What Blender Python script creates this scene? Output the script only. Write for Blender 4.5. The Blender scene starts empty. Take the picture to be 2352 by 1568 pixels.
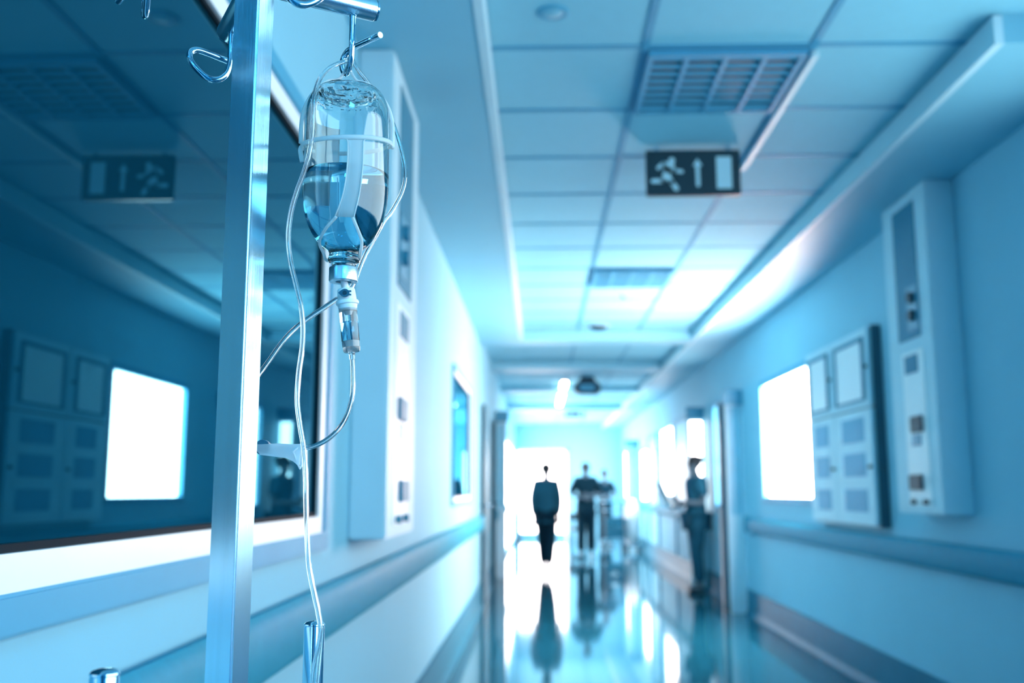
import bpy, bmesh, math, random
from mathutils import Vector, Matrix, noise
random.seed(4)
PI = math.pi
S = bpy.context.scene
COL = S.collection

# ------------------------------------------------------------------ camera numbers
F = 2260.0
TH = math.atan(341 / F)
PS = math.atan(64 * math.cos(TH) / F)
CAM = Vector((0, 0, 1.17))
FW = Vector((-math.sin(PS) * math.cos(TH), math.cos(PS) * math.cos(TH), math.sin(TH)))
RT = Vector((math.cos(PS), math.sin(PS), 0))
UP = RT.cross(FW)

def at(px, py, Y):
    """point of the place seen at (px, py) that lies Y metres down the corridor"""
    r = FW + RT * ((px - 1176) / F) + UP * ((784 - py) / F)
    return CAM + r * (Y / r.y)

# ------------------------------------------------------------------ materials
def nodes_of(m):
    m.use_nodes = True
    nt = m.node_tree
    return nt, nt.nodes['Principled BSDF']

def setin(b, **kw):
    for k, v in kw.items():
        k = k.replace('_', ' ').replace('Specular IOR Level', 'Specular IOR Level')
        if k in b.inputs:
            b.inputs[k].default_value = v

MATS = {}
def mat(name, color, rough=0.5, metal=0.0, var=0.04, scale=6.0, bump=0.0, bscale=120.0, stretch=None, **kw):
    m = bpy.data.materials.new(name)
    nt, b = nodes_of(m)
    N, L = nt.nodes, nt.links
    c = (*color, 1)
    setin(b, Roughness=rough, Metallic=metal)
    for k, v in kw.items():
        setin(b, **{k: v})
    tc = N.new('ShaderNodeTexCoord')
    mp = N.new('ShaderNodeMapping')
    L.new(tc.outputs['Object'], mp.inputs['Vector'])
    if stretch: mp.inputs['Scale'].default_value = stretch
    nz = N.new('ShaderNodeTexNoise'); nz.inputs['Scale'].default_value = scale
    nz.inputs['Detail'].default_value = 4
    L.new(mp.outputs['Vector'], nz.inputs['Vector'])
    cr = N.new('ShaderNodeValToRGB')
    cr.color_ramp.elements[0].position = 0.3; cr.color_ramp.elements[1].position = 0.7
    cr.color_ramp.elements[0].color = tuple(max(0, x * (1 - var)) for x in color) + (1,)
    cr.color_ramp.elements[1].color = tuple(min(1, x * (1 + var)) for x in color) + (1,)
    L.new(nz.outputs['Fac'], cr.inputs['Fac'])
    L.new(cr.outputs['Color'], b.inputs['Base Color'])
    if bump:
        n2 = N.new('ShaderNodeTexNoise'); n2.inputs['Scale'].default_value = bscale
        n2.inputs['Detail'].default_value = 3
        L.new(mp.outputs['Vector'], n2.inputs['Vector'])
        bp = N.new('ShaderNodeBump'); bp.inputs['Strength'].default_value = bump
        bp.inputs['Distance'].default_value = 0.002
        L.new(n2.outputs['Fac'], bp.inputs['Height'])
        L.new(bp.outputs['Normal'], b.inputs['Normal'])
    MATS[name] = m
    return m

def emit(name, color, strength, var=0.0):
    m = bpy.data.materials.new(name)
    nt, b = nodes_of(m)
    setin(b, Base_Color=(0.8, 0.85, 0.9, 1), Roughness=0.3)
    b.inputs['Emission Color'].default_value = (*color, 1)
    b.inputs['Emission Strength'].default_value = strength
    MATS[name] = m
    return m

def clear(name, color, ior, rough=0.0, trans=1.0, alpha=1.0):
    m = bpy.data.materials.new(name)
    nt, b = nodes_of(m)
    setin(b, Base_Color=(*color, 1), Roughness=rough, IOR=ior, Alpha=alpha)
    b.inputs['Transmission Weight'].default_value = trans
    MATS[name] = m
    return m

WALL = mat('painted_wall', (0.24, 0.56, 0.71), 0.6, IOR=1.3, Specular_IOR_Level=0.25, var=0.015, scale=2.5, bump=0.05, bscale=300)
CEIL = mat('ceiling_tile', (0.21, 0.57, 0.73), 0.75, Specular_IOR_Level=0.2, var=0.015, scale=20, bump=0.08, bscale=400)
TBAR = mat('ceiling_tee_bar', (0.07, 0.34, 0.54), 0.6, Specular_IOR_Level=0.2)
SOFF = mat('soffit_paint', (0.19, 0.52, 0.68), 0.5, Specular_IOR_Level=0.25, var=0.01)
FLOOR = mat('vinyl_floor', (0.008, 0.10, 0.16), 0.06, var=0.12, scale=9, IOR=1.34)
RAIL = mat('rail_vinyl', (0.022, 0.28, 0.42), 0.5, IOR=1.32, Specular_IOR_Level=0.12, var=0.04, scale=30, bump=0.35, bscale=900)
BASE = mat('skirting_vinyl', (0.02, 0.17, 0.27), 0.45, IOR=1.35, Specular_IOR_Level=0.15, var=0.05)
WFRB = mat('window_frame_blue', (0.08, 0.37, 0.56), 0.5, Specular_IOR_Level=0.2, var=0.03)
WFRW = mat('window_frame_white', (0.93, 0.97, 0.98), 0.35, var=0.02)
GASK = mat('black_gasket', (0.002, 0.012, 0.02), 0.7, Specular_IOR_Level=0.1)
def tinted_glass(name, back, refl, ior):
    m = bpy.data.materials.new(name); m.use_nodes = True
    nt = m.node_tree; N, L = nt.nodes, nt.links
    N.remove(N['Principled BSDF']); out = N['Material Output']
    d_ = N.new('ShaderNodeBsdfDiffuse'); d_.inputs['Color'].default_value = (*back, 1)
    g = N.new('ShaderNodeBsdfGlossy'); g.inputs['Color'].default_value = (*refl, 1); g.inputs['Roughness'].default_value = .012
    f = N.new('ShaderNodeFresnel'); f.inputs['IOR'].default_value = ior
    mx = N.new('ShaderNodeMixShader')
    L.new(f.outputs[0], mx.inputs[0]); L.new(d_.outputs[0], mx.inputs[1]); L.new(g.outputs[0], mx.inputs[2])
    L.new(mx.outputs[0], out.inputs['Surface'])
    return m
DGLASS = tinted_glass('dark_window_glass', (0.001, 0.030, 0.055), (0.26, 0.72, 0.90), 1.72)
UNIT = mat('service_unit_paint', (0.48, 0.74, 0.84), 0.5, IOR=1.35, var=0.02)
UDARK = mat('service_unit_recess', (0.04, 0.24, 0.37), 0.5, Specular_IOR_Level=0.12)
DARK = mat('dark_plastic', (0.008, 0.05, 0.08), 0.45, Specular_IOR_Level=0.25)
WHEEL = mat('clamp_wheel_blue', (0.01, 0.12, 0.20), 0.5)
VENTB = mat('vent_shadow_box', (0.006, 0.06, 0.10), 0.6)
MIDB = mat('blue_plastic', (0.06, 0.3, 0.45), 0.4)
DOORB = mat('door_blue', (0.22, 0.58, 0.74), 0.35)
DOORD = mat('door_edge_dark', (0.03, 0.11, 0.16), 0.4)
STEEL = mat('brushed_steel', (0.58, 0.84, 0.95), 0.24, 1.0, var=0.05, scale=14, bump=0.06, bscale=60, stretch=(9, 9, 0.35))
CHROME = mat('polished_steel', (0.42, 0.70, 0.84), 0.09, 1.0, var=0.05, scale=20)
ALU = mat('aluminium_crimp', (0.62, 0.78, 0.85), 0.3, 1.0, var=0.08, scale=60, bump=0.1, bscale=300)
RUB = mat('rubber_stopper', (0.05, 0.2, 0.3), 0.6)
WPLA = mat('white_plastic', (0.85, 0.93, 0.96), 0.35, var=0.01)
GLASS = clear('bottle_glass', (0.86, 0.97, 0.99), 1.47)
LIQ = clear('saline', (0.36, 0.76, 0.92), 1.34)
PVC = clear('clear_tubing', (0.93, 0.98, 1.0), 1.42, 0.02)
SIGN = mat('sign_dark', (0.010, 0.04, 0.06), 0.35)
SIGNW = mat('sign_pictogram', (0.42, 0.74, 0.86), 0.5)
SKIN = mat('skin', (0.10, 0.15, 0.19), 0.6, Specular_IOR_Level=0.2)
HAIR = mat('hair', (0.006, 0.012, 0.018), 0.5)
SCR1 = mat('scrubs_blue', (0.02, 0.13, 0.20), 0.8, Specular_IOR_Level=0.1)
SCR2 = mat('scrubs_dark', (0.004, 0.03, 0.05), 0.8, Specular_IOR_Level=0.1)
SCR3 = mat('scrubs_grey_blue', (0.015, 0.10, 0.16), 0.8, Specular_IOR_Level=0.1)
SHOE = mat('shoe', (0.02, 0.05, 0.07), 0.5)
LINEN = mat('white_linen', (0.9, 0.94, 0.96), 0.8)
LITW = emit('lit_window_pane', (1.0, 0.90, 0.86), 11.0)
LITM = emit('bright_window_pane', (1.15, 0.82, 0.74), 62.0)
LITN = emit('near_window_pane', (0.90, 1.0, 1.0), 4.0)
LITD = emit('daylit_door_pane', (1.05, 0.90, 0.85), 11.0)
LAMP = emit('lamp_diffuser', (1.0, 0.84, 0.76), 34.0)
FILLB = emit('blue_fill_diffuser', (0.05, 0.46, 0.80), 75.0)  # emitter of the added blue fill lights behind the viewer

def translucent(name, col, k, rough=0.35):
    m = bpy.data.materials.new(name); m.use_nodes = True
    nt = m.node_tree; N, L = nt.nodes, nt.links
    b = N['Principled BSDF']; out = N['Material Output']
    setin(b, Base_Color=(*col, 1), Roughness=rough)
    t = N.new('ShaderNodeBsdfTransparent'); t.inputs['Color'].default_value = (0.93, 0.98, 1, 1)
    tl = N.new('ShaderNodeBsdfTranslucent'); tl.inputs['Color'].default_value = (*col, 1)
    mx = N.new('ShaderNodeMixShader'); mx.inputs['Fac'].default_value = 0.5
    L.new(b.outputs[0], mx.inputs[1]); L.new(tl.outputs[0], mx.inputs[2])
    m2 = N.new('ShaderNodeMixShader'); m2.inputs['Fac'].default_value = k
    L.new(mx.outputs[0], m2.inputs[1]); L.new(t.outputs[0], m2.inputs[2])
    L.new(m2.outputs[0], out.inputs['Surface'])
    MATS[name] = m
    return m
MILK = translucent('milky_plastic', (0.86, 0.97, 0.99), 0.14)
MILK2 = translucent('milky_clamp_plastic', (0.84, 0.94, 0.98), 0.25)
PAPER = translucent('paper_label', (0.95, 0.98, 0.99), 0.04)

# ------------------------------------------------------------------ mesh helpers
def new_bm(): return bmesh.new()

def add_box(bm, x0, x1, y0, y1, z0, z1):
    if x0 > x1: x0, x1 = x1, x0
    if y0 > y1: y0, y1 = y1, y0
    if z0 > z1: z0, z1 = z1, z0
    v = [bm.verts.new(p) for p in ((x0,y0,z0),(x1,y0,z0),(x1,y1,z0),(x0,y1,z0),(x0,y0,z1),(x1,y0,z1),(x1,y1,z1),(x0,y1,z1))]
    for f in ((0,3,2,1),(4,5,6,7),(0,1,5,4),(1,2,6,5),(2,3,7,6),(3,0,4,7)):
        bm.faces.new([v[i] for i in f])
    return v

def bevel_all(bm, w, seg=2):
    bmesh.ops.bevel(bm, geom=list(bm.edges), offset=w, segments=seg, affect='EDGES', clamp_overlap=True)

def box(x0, x1, y0, y1, z0, z1, bev=0.0):
    bm = new_bm(); add_box(bm, x0, x1, y0, y1, z0, z1)
    if bev: bevel_all(bm, bev)
    return bm

def spline(pts, n=10):
    P = [Vector(p) for p in pts]
    if len(P) < 3: return P
    out = []
    Q = [P[0] * 2 - P[1]] + P + [P[-1] * 2 - P[-2]]
    for i in range(1, len(Q) - 2):
        p0, p1, p2, p3 = Q[i-1], Q[i], Q[i+1], Q[i+2]
        for k in range(n):
            t = k / n
            out.append(0.5 * ((2*p1) + (p2-p0)*t + (2*p0-5*p1+4*p2-p3)*t*t + (3*p1-p0-3*p2+p3)*t**3))
    out.append(P[-1])
    return out

def add_tube(bm, path, r, seg=14, cap=True, flip=False, flat=None, updir=None):
    """sweep; r number or list; flat=(a,b) gives an elliptical section"""
    path = [Vector(p) for p in path]
    n = len(path)
    rs = r if isinstance(r, (list, tuple)) else [r] * n
    t0 = (path[1] - path[0]).normalized()
    u = Vector(updir) if updir else (Vector((0,0,1)) if abs(t0.z) < .9 else Vector((1,0,0)))
    u = (u - t0 * u.dot(t0)).normalized()
    rings = []
    pt = t0
    for i in range(n):
        t = (path[min(i+1, n-1)] - path[max(i-1, 0)]).normalized()
        if i:
            q = pt.rotation_difference(t); u = q @ u
            u = (u - t * u.dot(t)).normalized()
        pt = t
        w = t.cross(u)
        fa, fb = flat if flat else (1, 1)
        rings.append([bm.verts.new(path[i] + (u * math.cos(a) * fa + w * math.sin(a) * fb) * rs[i])
                      for a in (2*PI*k/seg for k in range(seg))])
    for i in range(n-1):
        for k in range(seg):
            f = [rings[i][k], rings[i][(k+1) % seg], rings[i+1][(k+1) % seg], rings[i+1][k]]
            if flip: f.reverse()
            bm.faces.new(f)
    if cap:
        a, b = rings[0], rings[-1]
        bm.faces.new(list(reversed(a)) if not flip else a)
        bm.faces.new(b if not flip else list(reversed(b)))
    return rings

def add_lathe(bm, prof, cx=0, cy=0, seg=48, axis=None, flip=False, close=False):
    """prof: list of (r, z)"""
    rings = []
    for r, z in prof:
        if r < 1e-6:
            rings.append([bm.verts.new((cx, cy, z))])
        else:
            rings.append([bm.verts.new((cx + r*math.cos(2*PI*k/seg), cy + r*math.sin(2*PI*k/seg), z)) for k in range(seg)])
    R = rings + ([rings[0]] if close else [])
    for a, b in zip(R[:-1], R[1:]):
        for k in range(seg):
            k2 = (k+1) % seg
            if len(a) == 1 and len(b) == 1: continue
            if len(a) == 1: f = [a[0], b[k2], b[k]]
            elif len(b) == 1: f = [a[k], a[k2], b[0]]
            else: f = [a[k], a[k2], b[k2], b[k]]
            if flip: f.reverse()
            bm.faces.new(f)
    return rings

def add_prism(bm, pts, d):
    """polygon pts (list of Vector) extruded by vector d"""
    a = [bm.verts.new(p) for p in pts]; b = [bm.verts.new(Vector(p) + Vector(d)) for p in pts]
    bm.faces.new(a); bm.faces.new(list(reversed(b)))
    n = len(a)
    for i in range(n):
        bm.faces.new([a[i], b[i], b[(i+1) % n], a[(i+1) % n]])

def add_ball(bm, c, r, seg=16, sc=(1,1,1)):
    M = Matrix.Translation(Vector(c)) @ Matrix.Diagonal((*sc, 1))
    bmesh.ops.create_uvsphere(bm, u_segments=seg, v_segments=max(6, seg//2), radius=r, matrix=M)

def obj(name, bm, m, parent=None, smooth=False, fix=True):
    if isinstance(bm, bmesh.types.BMesh):
        if fix: bmesh.ops.recalc_face_normals(bm, faces=bm.faces)
        me = bpy.data.meshes.new(name); bm.to_mesh(me); bm.free()
    else:
        me = bm
    me.materials.append(m)
    o = bpy.data.objects.new(name, me); COL.objects.link(o)
    if smooth:
        for p in me.polygons: p.use_smooth = True
        if smooth == 'auto':
            bpy_shade(me)
    if parent is not None:
        o.parent = parent
        o.matrix_parent_inverse = Matrix.Translation(-parent.location) if parent.type != 'EMPTY' or True else Matrix()
        if parent.parent is not None or parent.type == 'MESH':
            o.matrix_parent_inverse = Matrix()
    return o

def bpy_shade(me, ang=35):
    lim = math.radians(ang)
    bm = bmesh.new(); bm.from_mesh(me)
    for e in bm.edges:
        e.smooth = not (len(e.link_faces) == 2 and e.calc_face_angle(0) > lim)
    bm.to_mesh(me); bm.free()

def tag(o, label=None, cat=None, group=None, kind=None):
    if label: o['label'] = label
    if cat: o['category'] = cat
    if group: o['group'] = group
    if kind: o['kind'] = kind
    return o

def thing(name, label, cat, loc=(0,0,0), group=None):
    o = bpy.data.objects.new(name, None); COL.objects.link(o)
    o.empty_display_size = 0.1
    o.location = loc
    return tag(o, label, cat, group)

def struct(name, bm, m, parent=None, smooth=False):
    o = obj(name, bm, m, parent, smooth)
    if parent is None: o['kind'] = 'structure'
    return o

def structroot(name, loc=(0,0,0)):
    o = bpy.data.objects.new(name, None); COL.objects.link(o); o.location = loc; o['kind'] = 'structure'
    return o

# ------------------------------------------------------------------ the corridor shell
XL, XR = -0.61, 2.0
Y0, Y1 = -8.0, 24.4
ZC, ZS = 2.763, 2.657          # tile ceiling, dropped side soffits
XA, XB = -0.20, 1.567          # inner edges of the soffits

struct('floor', box(XL-.15, XR+.15, Y0, Y1+.1, -.1, 0), FLOOR)

def wall_with_holes(name, x0, x1, holes):
    """wall along Y with rectangular holes (ya, yb, za, zb)"""
    bm = new_bm()
    ys = sorted({Y0, Y1+.1} | {h[0] for h in holes} | {h[1] for h in holes})
    for a, b in zip(ys[:-1], ys[1:]):
        mid = (a+b)/2
        hs = [h for h in holes if h[0] < mid < h[1]]
        if not hs:
            add_box(bm, x0, x1, a, b, 0, 2.86)
        else:
            h = hs[0]
            if h[2] > 0: add_box(bm, x0, x1, a, b, 0, h[2])
            add_box(bm, x0, x1, a, b, h[3], 2.86)
    return struct(name, bm, WALL)

RW = [(-2.2, 3.6, 1.05, 2.45), (7.30, 8.85, 1.11, 2.08), (10.35, 11.30, 1.00, 2.10), (14.85, 16.50, 1.10, 2.13), (18.40, 19.80, 0.98, 1.92), (21.0, 23.6, 1.0, 2.05)]
LW = [(0.25, 2.69, 1.099, 2.055), (6.87, 8.47, 1.12, 1.985), (17.6, 23.6, 0.02, 2.10)]
wall_with_holes('wall_right', XR, XR+.12, RW)
wall_with_holes('wall_left', XL-.12, XL, LW)
struct('wall_back', box(XL, XR, Y0-.1, Y0, 0, 2.86), WALL)
bm = new_bm()
add_box(bm, XL, -.56, Y1, Y1+.1, 0, 2.86); add_box(bm, .64, XR, Y1, Y1+.1, 0, 2.86); add_box(bm, -.56, .64, Y1, Y1+.1, 2.1, 2.86)
struct('wall_front', bm, WALL)

# tiled ceiling and its tee-bar grid
bm = box(XL, XR, Y0, Y1, ZC, ZC+.08)
ceil = struct('ceiling', bm, CEIL)
bm = new_bm()
for x in (0.39, 0.995):
    add_box(bm, x-.013, x+.013, Y0, Y1, ZC-.006, ZC-.0001)
y = 3.387 - 0.6 * 13
while y < Y1:
    add_box(bm, XA, XB if y > 3.2 else XR, y-.013, y+.013, ZC-.004, ZC-.0002)
    y += 0.6
obj('tee_bar_grid', bm, TBAR, ceil)
# soffits
struct('trim_1', box(XL, XA, Y0, 9.75, ZS, ZC-.0005), SOFF)
struct('trim_2', box(XB, XR, 3.17, Y1, ZS, ZC-.0005), SOFF)
struct('trim_3', box(XA-.0, XA+.03, Y0, 9.75, ZS-.004, ZC-.007), UNIT)
struct('trim_4', box(XB-.03, XB, 3.168, Y1, ZS-.004, ZC-.007), UNIT)
# cross beams further down
for i, (a, b, z) in enumerate([(9.80, 10.15, 2.66), (12.3, 12.75, 2.68), (15.2, 15.6, 2.68), (18.4, 18.9, 2.66)]):
    struct('trim_%d' % (5+i), box(XL if i != 1 else XL, XB-.031, a, b, z, ZC-.0065), SOFF)
# skirting
for nm, xa, xb, segs in (('baseboard_left', XL, XL+.016, [(Y0, 17.5), (23.7, Y1)]), ('baseboard_right', XR-.016, XR, [(Y0, 9.75), (10.35, 20.0), (20.4, Y1)])):
    bm = new_bm()
    for a, b in segs:
        add_box(bm, xa, xb, a, b, 0, .235)
        if nm.endswith('left'):
            add_prism(bm, [(xb, a, 0), (xb+.02, a, 0), (xb, a, .05)], (0, b-a, 0))
        else:
            add_prism(bm, [(xa, a, 0), (xa, a, .05), (xa-.02, a, 0)], (0, b-a, 0))
    struct(nm, bm, BASE)

# ------------------------------------------------------------------ handrails (crash rails)
def handrail(side, ya, yb, label):
    s = 1 if side == 'right' else -1
    xw = XR if s > 0 else XL
    bm = new_bm()
    sec = [(0.0, .795), (.030, .78), (.050, .785), (.058, .80), (.058, .885), (.050, .905), (.036, .918), (.018, .915), (.010, .90), (0.0, .90)]
    pts = [Vector((xw - s*a, ya, z)) for a, z in sec]
    add_prism(bm, pts, (0, yb-ya, 0))
    root = thing('handrail', label, 'handrail', (xw, (ya+yb)/2, .78))
    obj('rail_profile', bm, RAIL, root, smooth='auto')
    for yy in (ya, yb):
        obj('end_cap', box(xw - s*.062, xw, yy - .012, yy + .012, .775, .922), RAIL, root)
    return root
handrail('right', 0.5, 9.55, 'long blue handrail on the right wall, nearest the viewer below the grey cabinet')
handrail('right', 12.75, 19.75, 'distant blue handrail on the right wall beyond the nurse')
handrail('left', 0.5, 9.9, 'long blue handrail on the left wall, nearest the viewer behind the drip stand')
handrail('left', 12.9, 17.3, 'distant pale handrail on the left wall beyond the fire door')

# ------------------------------------------------------------------ left windows (dark internal glass)
def dark_window(n, ya, yb, za, zb, wide):
    root = structroot('window_%d' % n, (XL, (ya+yb)/2, za))
    def ring(bm, x0, x1, o, i, bot=1.0):
        add_box(bm, x0, x1, ya-o, yb+o, za-o*bot, za-i*bot)
        add_box(bm, x0, x1, ya-o, yb+o, zb+i, zb+o)
        add_box(bm, x0, x1, ya-o, ya-i, za-i*bot, zb+i)
        add_box(bm, x0, x1, yb+i, yb+o, za-i*bot, zb+i)
    bm = new_bm(); ring(bm, XL, XL+.020, wide*1.05, wide*.5); bevel_all(bm, .004)
    obj('window_frame', bm, WFRB, root)
    bm = new_bm(); ring(bm, XL-.002, XL+.012, wide*.52, 0)
    obj('inner_frame', bm, WFRW, root)
    bm = new_bm(); ring(bm, XL-.02, XL+.004, 0.0, -.010)
    obj('gasket', bm, GASK, root)
    obj('window_pane', box(XL-.012, XL-.004, ya+.006, yb-.006, za+.006, zb-.006), DGLASS, root)
dark_window(1, 0.25, 2.69, 1.099, 2.055, .088)
dark_window(2, 6.87, 8.47, 1.12, 1.985, .06)

# ------------------------------------------------------------------ lit windows
def lit_window(n, side, ya, yb, za, zb, m=LITW, fr=.05, framem=WFRB, glazed=1):
    xw = XR if side == 'right' else XL
    s = 1 if side == 'right' else -1
    root = structroot('window_%d' % n, (xw, (ya+yb)/2, za))
    bm = new_bm()
    xa, xb = xw - s*.018, xw + s*.06
    add_box(bm, xa, xb, ya-fr, yb+fr, za-fr, za+.004); add_box(bm, xa, xb, ya-fr, yb+fr, zb-.004, zb+fr)
    add_box(bm, xa, xb, ya-fr, ya+.004, za, zb); add_box(bm, xa, xb, yb-.004, yb+fr, za, zb)
    obj('window_frame', bm, framem, root)
    obj('window_pane', box(xw + s*.03, xw + s*.04, ya, yb, za, zb), m, root)
    return root
lit_window(3, 'right', -2.2, 3.6, 1.05, 2.45, LITN)
lit_window(4, 'right', 7.30, 8.85, 1.11, 2.08, LITM)
lit_window(5, 'right', 10.35, 11.30, 1.00, 2.10)
lit_window(6, 'right', 14.85, 16.50, 1.10, 2.13)
lit_window(7, 'right', 18.40, 19.80, 0.98, 1.92)
lit_window(8, 'right', 21.0, 23.6, 1.0, 2.05)
lit_window(9, 'left', 17.6, 23.6, 0.07, 2.10)

# end doorway, glazed double door flooded with daylight
d = structroot('door_1', (.04, Y1, 0))
bm = new_bm()
add_box(bm, -.60, -.54, Y1-.04, Y1+.05, 0, 2.16); add_box(bm, .62, .68, Y1-.04, Y1+.05, 0, 2.16); add_box(bm, -.60, .68, Y1-.04, Y1+.05, 2.1, 2.16)
obj('door_frame', bm, WFRW, d)
obj('door_pane', box(-.54, .62, Y1+.03, Y1+.04, .02, 2.1), LITD, d)
bm = new_bm(); add_box(bm, .015, .035, Y1, Y1+.029, .02, 2.1)
obj('meeting_stile', bm, WPLA, d)
bm = new_bm(); add_box(bm, -.54, .015, Y1+.0, Y1+.029, .02, .14); add_box(bm, .035, .62, Y1+.0, Y1+.029, .02, .14)
obj('bottom_rail', bm, DOORB, d)

# fire doors standing open beside the walls
def fire_door(n, side, Y, proj, leafm, glass, top=2.04, closer=True):
    s = 1 if side == 'right' else -1
    xw = XR if s > 0 else XL
    root = structroot('door_%d' % n, (xw, Y, 0))
    bm = new_bm(); add_box(bm, xw - s*proj, xw, Y, Y+.05, 0, .93); add_box(bm, xw - s*proj, xw, Y, Y+.05, top-.06, top)
    add_box(bm, xw - s*proj, xw - s*(proj-.025), Y, Y+.05, .93, top-.06); add_box(bm, xw - s*.02, xw, Y, Y+.05, .93, top-.06)
    obj('door_panel', bm, UNIT, root)
    obj('door_glass', box(xw - s*(proj-.026), xw - s*.021, Y+.02, Y+.03, .93, top-.06), glass, root)
    if closer:
        bm = box(xw - s*(proj+.03), xw, Y-.07, Y-.001, top-.04, top+.11, .008)
        obj('door_closer', bm, MIDB, root)
    return root
fire_door(2, 'right', 9.80, .16, None, DOORB, 2.04)
fire_door(3, 'right', 12.1, .19, None, LITW, 2.06)
fire_door(4, 'left', 13.5, .155, None, DOORB, 2.13)
fire_door(5, 'right', 20.1, .25, None, DOORB, 2.06)
# dark leaves folded back almost edge-on to the viewer
def leaf(n, xa, ya, xb, yb, th, hx):
    root = structroot('door_%d' % n, ((xa+xb)/2, (ya+yb)/2, 0))
    dv = Vector((xb-xa, yb-ya, 0)).normalized(); nn = Vector((-dv.y, dv.x, 0)) * th/2
    A, B = Vector((xa, ya, .01)), Vector((xb, yb, .01))
    bm = new_bm(); add_prism(bm, [A+nn, A-nn, B-nn, B+nn], (0, 0, 2.04))
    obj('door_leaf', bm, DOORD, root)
    for k in (-1, 1):
        hb = new_bm()
        p = A + dv*.06 + nn*k*1.0 + Vector((0, 0, 1.0))
        q = p + nn.normalized()*k*.05
        add_tube(hb, [p, q, q + dv*.11], .010, 8)
        obj('door_handle', hb, CHROME, root, smooth=True)
    return root
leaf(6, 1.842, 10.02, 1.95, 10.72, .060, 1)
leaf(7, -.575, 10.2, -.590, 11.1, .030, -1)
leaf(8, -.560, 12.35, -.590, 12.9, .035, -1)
# blue door surrounds on the right wall
for i, (ya, yb, zb) in enumerate([(13.2, 14.7, 2.2), (16.75, 18.2, 2.15)]):
    root = structroot('door_%d' % (9+i), (XR, (ya+yb)/2, 0))
    bm = new_bm()
    add_box(bm, XR-.03, XR-.0005, ya, ya+.08, .24, zb); add_box(bm, XR-.03, XR-.0005, yb-.08, yb, .24, zb); add_box(bm, XR-.03, XR-.0005, ya+.08, yb-.08, zb-.08, zb)
    obj('door_frame', bm, WFRB, root)
    obj('door_leaf', box(XR-.012, XR-.0005, ya+.08, yb-.08, .93, zb-.08), DOORB, root)

# ------------------------------------------------------------------ service units on the walls
def service_unit(side, ya, yb, xf, z0, z1, label, k):
    s = 1 if side == 'right' else -1
    xw = XR if s > 0 else XL
    root = thing('service_unit', label, 'wall unit', (xw, (ya+yb)/2, z0))
    obj('housing', box(xf, xw, ya, yb, z0, z1-.001, .006), UNIT, root)
    w = yb - ya
    def plate(name, a, b, c, dd, m, t=.004, bev=0.0):
        x0 = xf - s*t
        return obj(name, box(x0, xf - s*.0002, ya + a*w, ya + b*w, c, dd, bev), m, root)
    plate('device_strip', .22, .70, z0+.04, z0+.80, WPLA, .003)
    plate('upper_panel', .24, .74, z0+.86, z1-.06, UDARK, .004)
    for zc in (z0+.97, z0+1.06):
        m_ = new_bm()
        add_tube(m_, [(xf - s*.0072, ya+.36*w, zc), (xf - s*.030, ya+.36*w, zc)], .028, 20)
        obj('gas_outlet', m_, DARK if side == 'right' else UDARK, root, smooth='auto')  # left outlets take a lighter colour in place of stronger light
    plate('outlet_plate', .26, .50, z0+.90, z0+1.12, MIDB, .007)
    plate('nurse_call_plate', .34, .63, z0+.69, z0+.78, UDARK, .007, .001)
    DK = DARK if side == 'right' else UDARK  # brighter light on the left unit is put into its socket colour
    plate('power_socket', .30, .55, z0+.395, z0+.475, DK, .016, .004)
    plate('data_socket', .37, .55, z0+.33, z0+.385, MIDB, .008, .001)
    plate('power_socket', .37, .64, z0+.115, z0+.19, DK, .018, .004)
    for f in (.31, .58):
        b_ = new_bm(); add_tube(b_, [(xf - s*.003, ya+f*w, z0+.058), (xf - s*.022, ya+f*w, z0+.058)], .013, 16)
        obj('knob', b_, DK, root, smooth='auto')
    return root
service_unit('right', 4.647, 5.23, 1.86, 1.055, ZS, 'tall pale service unit with dark sockets on the right wall', 1)
service_unit('left', 3.155, 3.84, -.489, 1.014, ZS, 'tall pale service unit on the left wall beyond the dark window', 1)

# cabinet on the right wall
root = thing('wall_cabinet', 'grey wall cabinet with two glazed upper doors and two lower doors, beside the bright window', 'cabinet', (XR, 6.4, .955))
obj('carcass', box(1.945, XR, 5.75, 7.10, .955, 2.13, .004), DOORD, root)
for ya, yb in ((5.76, 6.475), (6.485, 7.09)):
    for za, zb, up in ((1.655, 2.122, True), (.963, 1.645, False)):
        dr = obj('cabinet_door', box(1.92, 1.944, ya, yb, za, zb, .004), UNIT, root)
        if up:
            bm = new_bm(); a, b, c, e = ya+.07, yb-.07, za+.04, zb-.05
            add_box(bm, 1.908, 1.919, a, a+.03, c, e); add_box(bm, 1.908, 1.919, b-.045, b, c, e)
            add_box(bm, 1.908, 1.919, a+.03, b-.045, e-.025, e); add_box(bm, 1.908, 1.919, a+.03, b-.045, c, c+.012)
            obj('notice_frame', bm, UDARK, dr)
            obj('notice_sheet', box(1.913, 1.9195, a+.03, b-.045, c+.012, e-.025), WPLA, dr)
        else:
            for z_a, z_b in ((1.455, 1.60), (1.25, 1.39), (1.04, 1.175)):
                obj('vent_panel', box(1.917, 1.9198, ya+.13, yb-.16, z_a, z_b), WFRB, dr)
        b_ = new_bm(); add_tube(b_, [(1.9195, ya+.03, (za+zb)/2), (1.90, ya+.03, (za+zb)/2)], .011, 12)
        obj('knob', b_, DARK, dr, smooth='auto')

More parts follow.
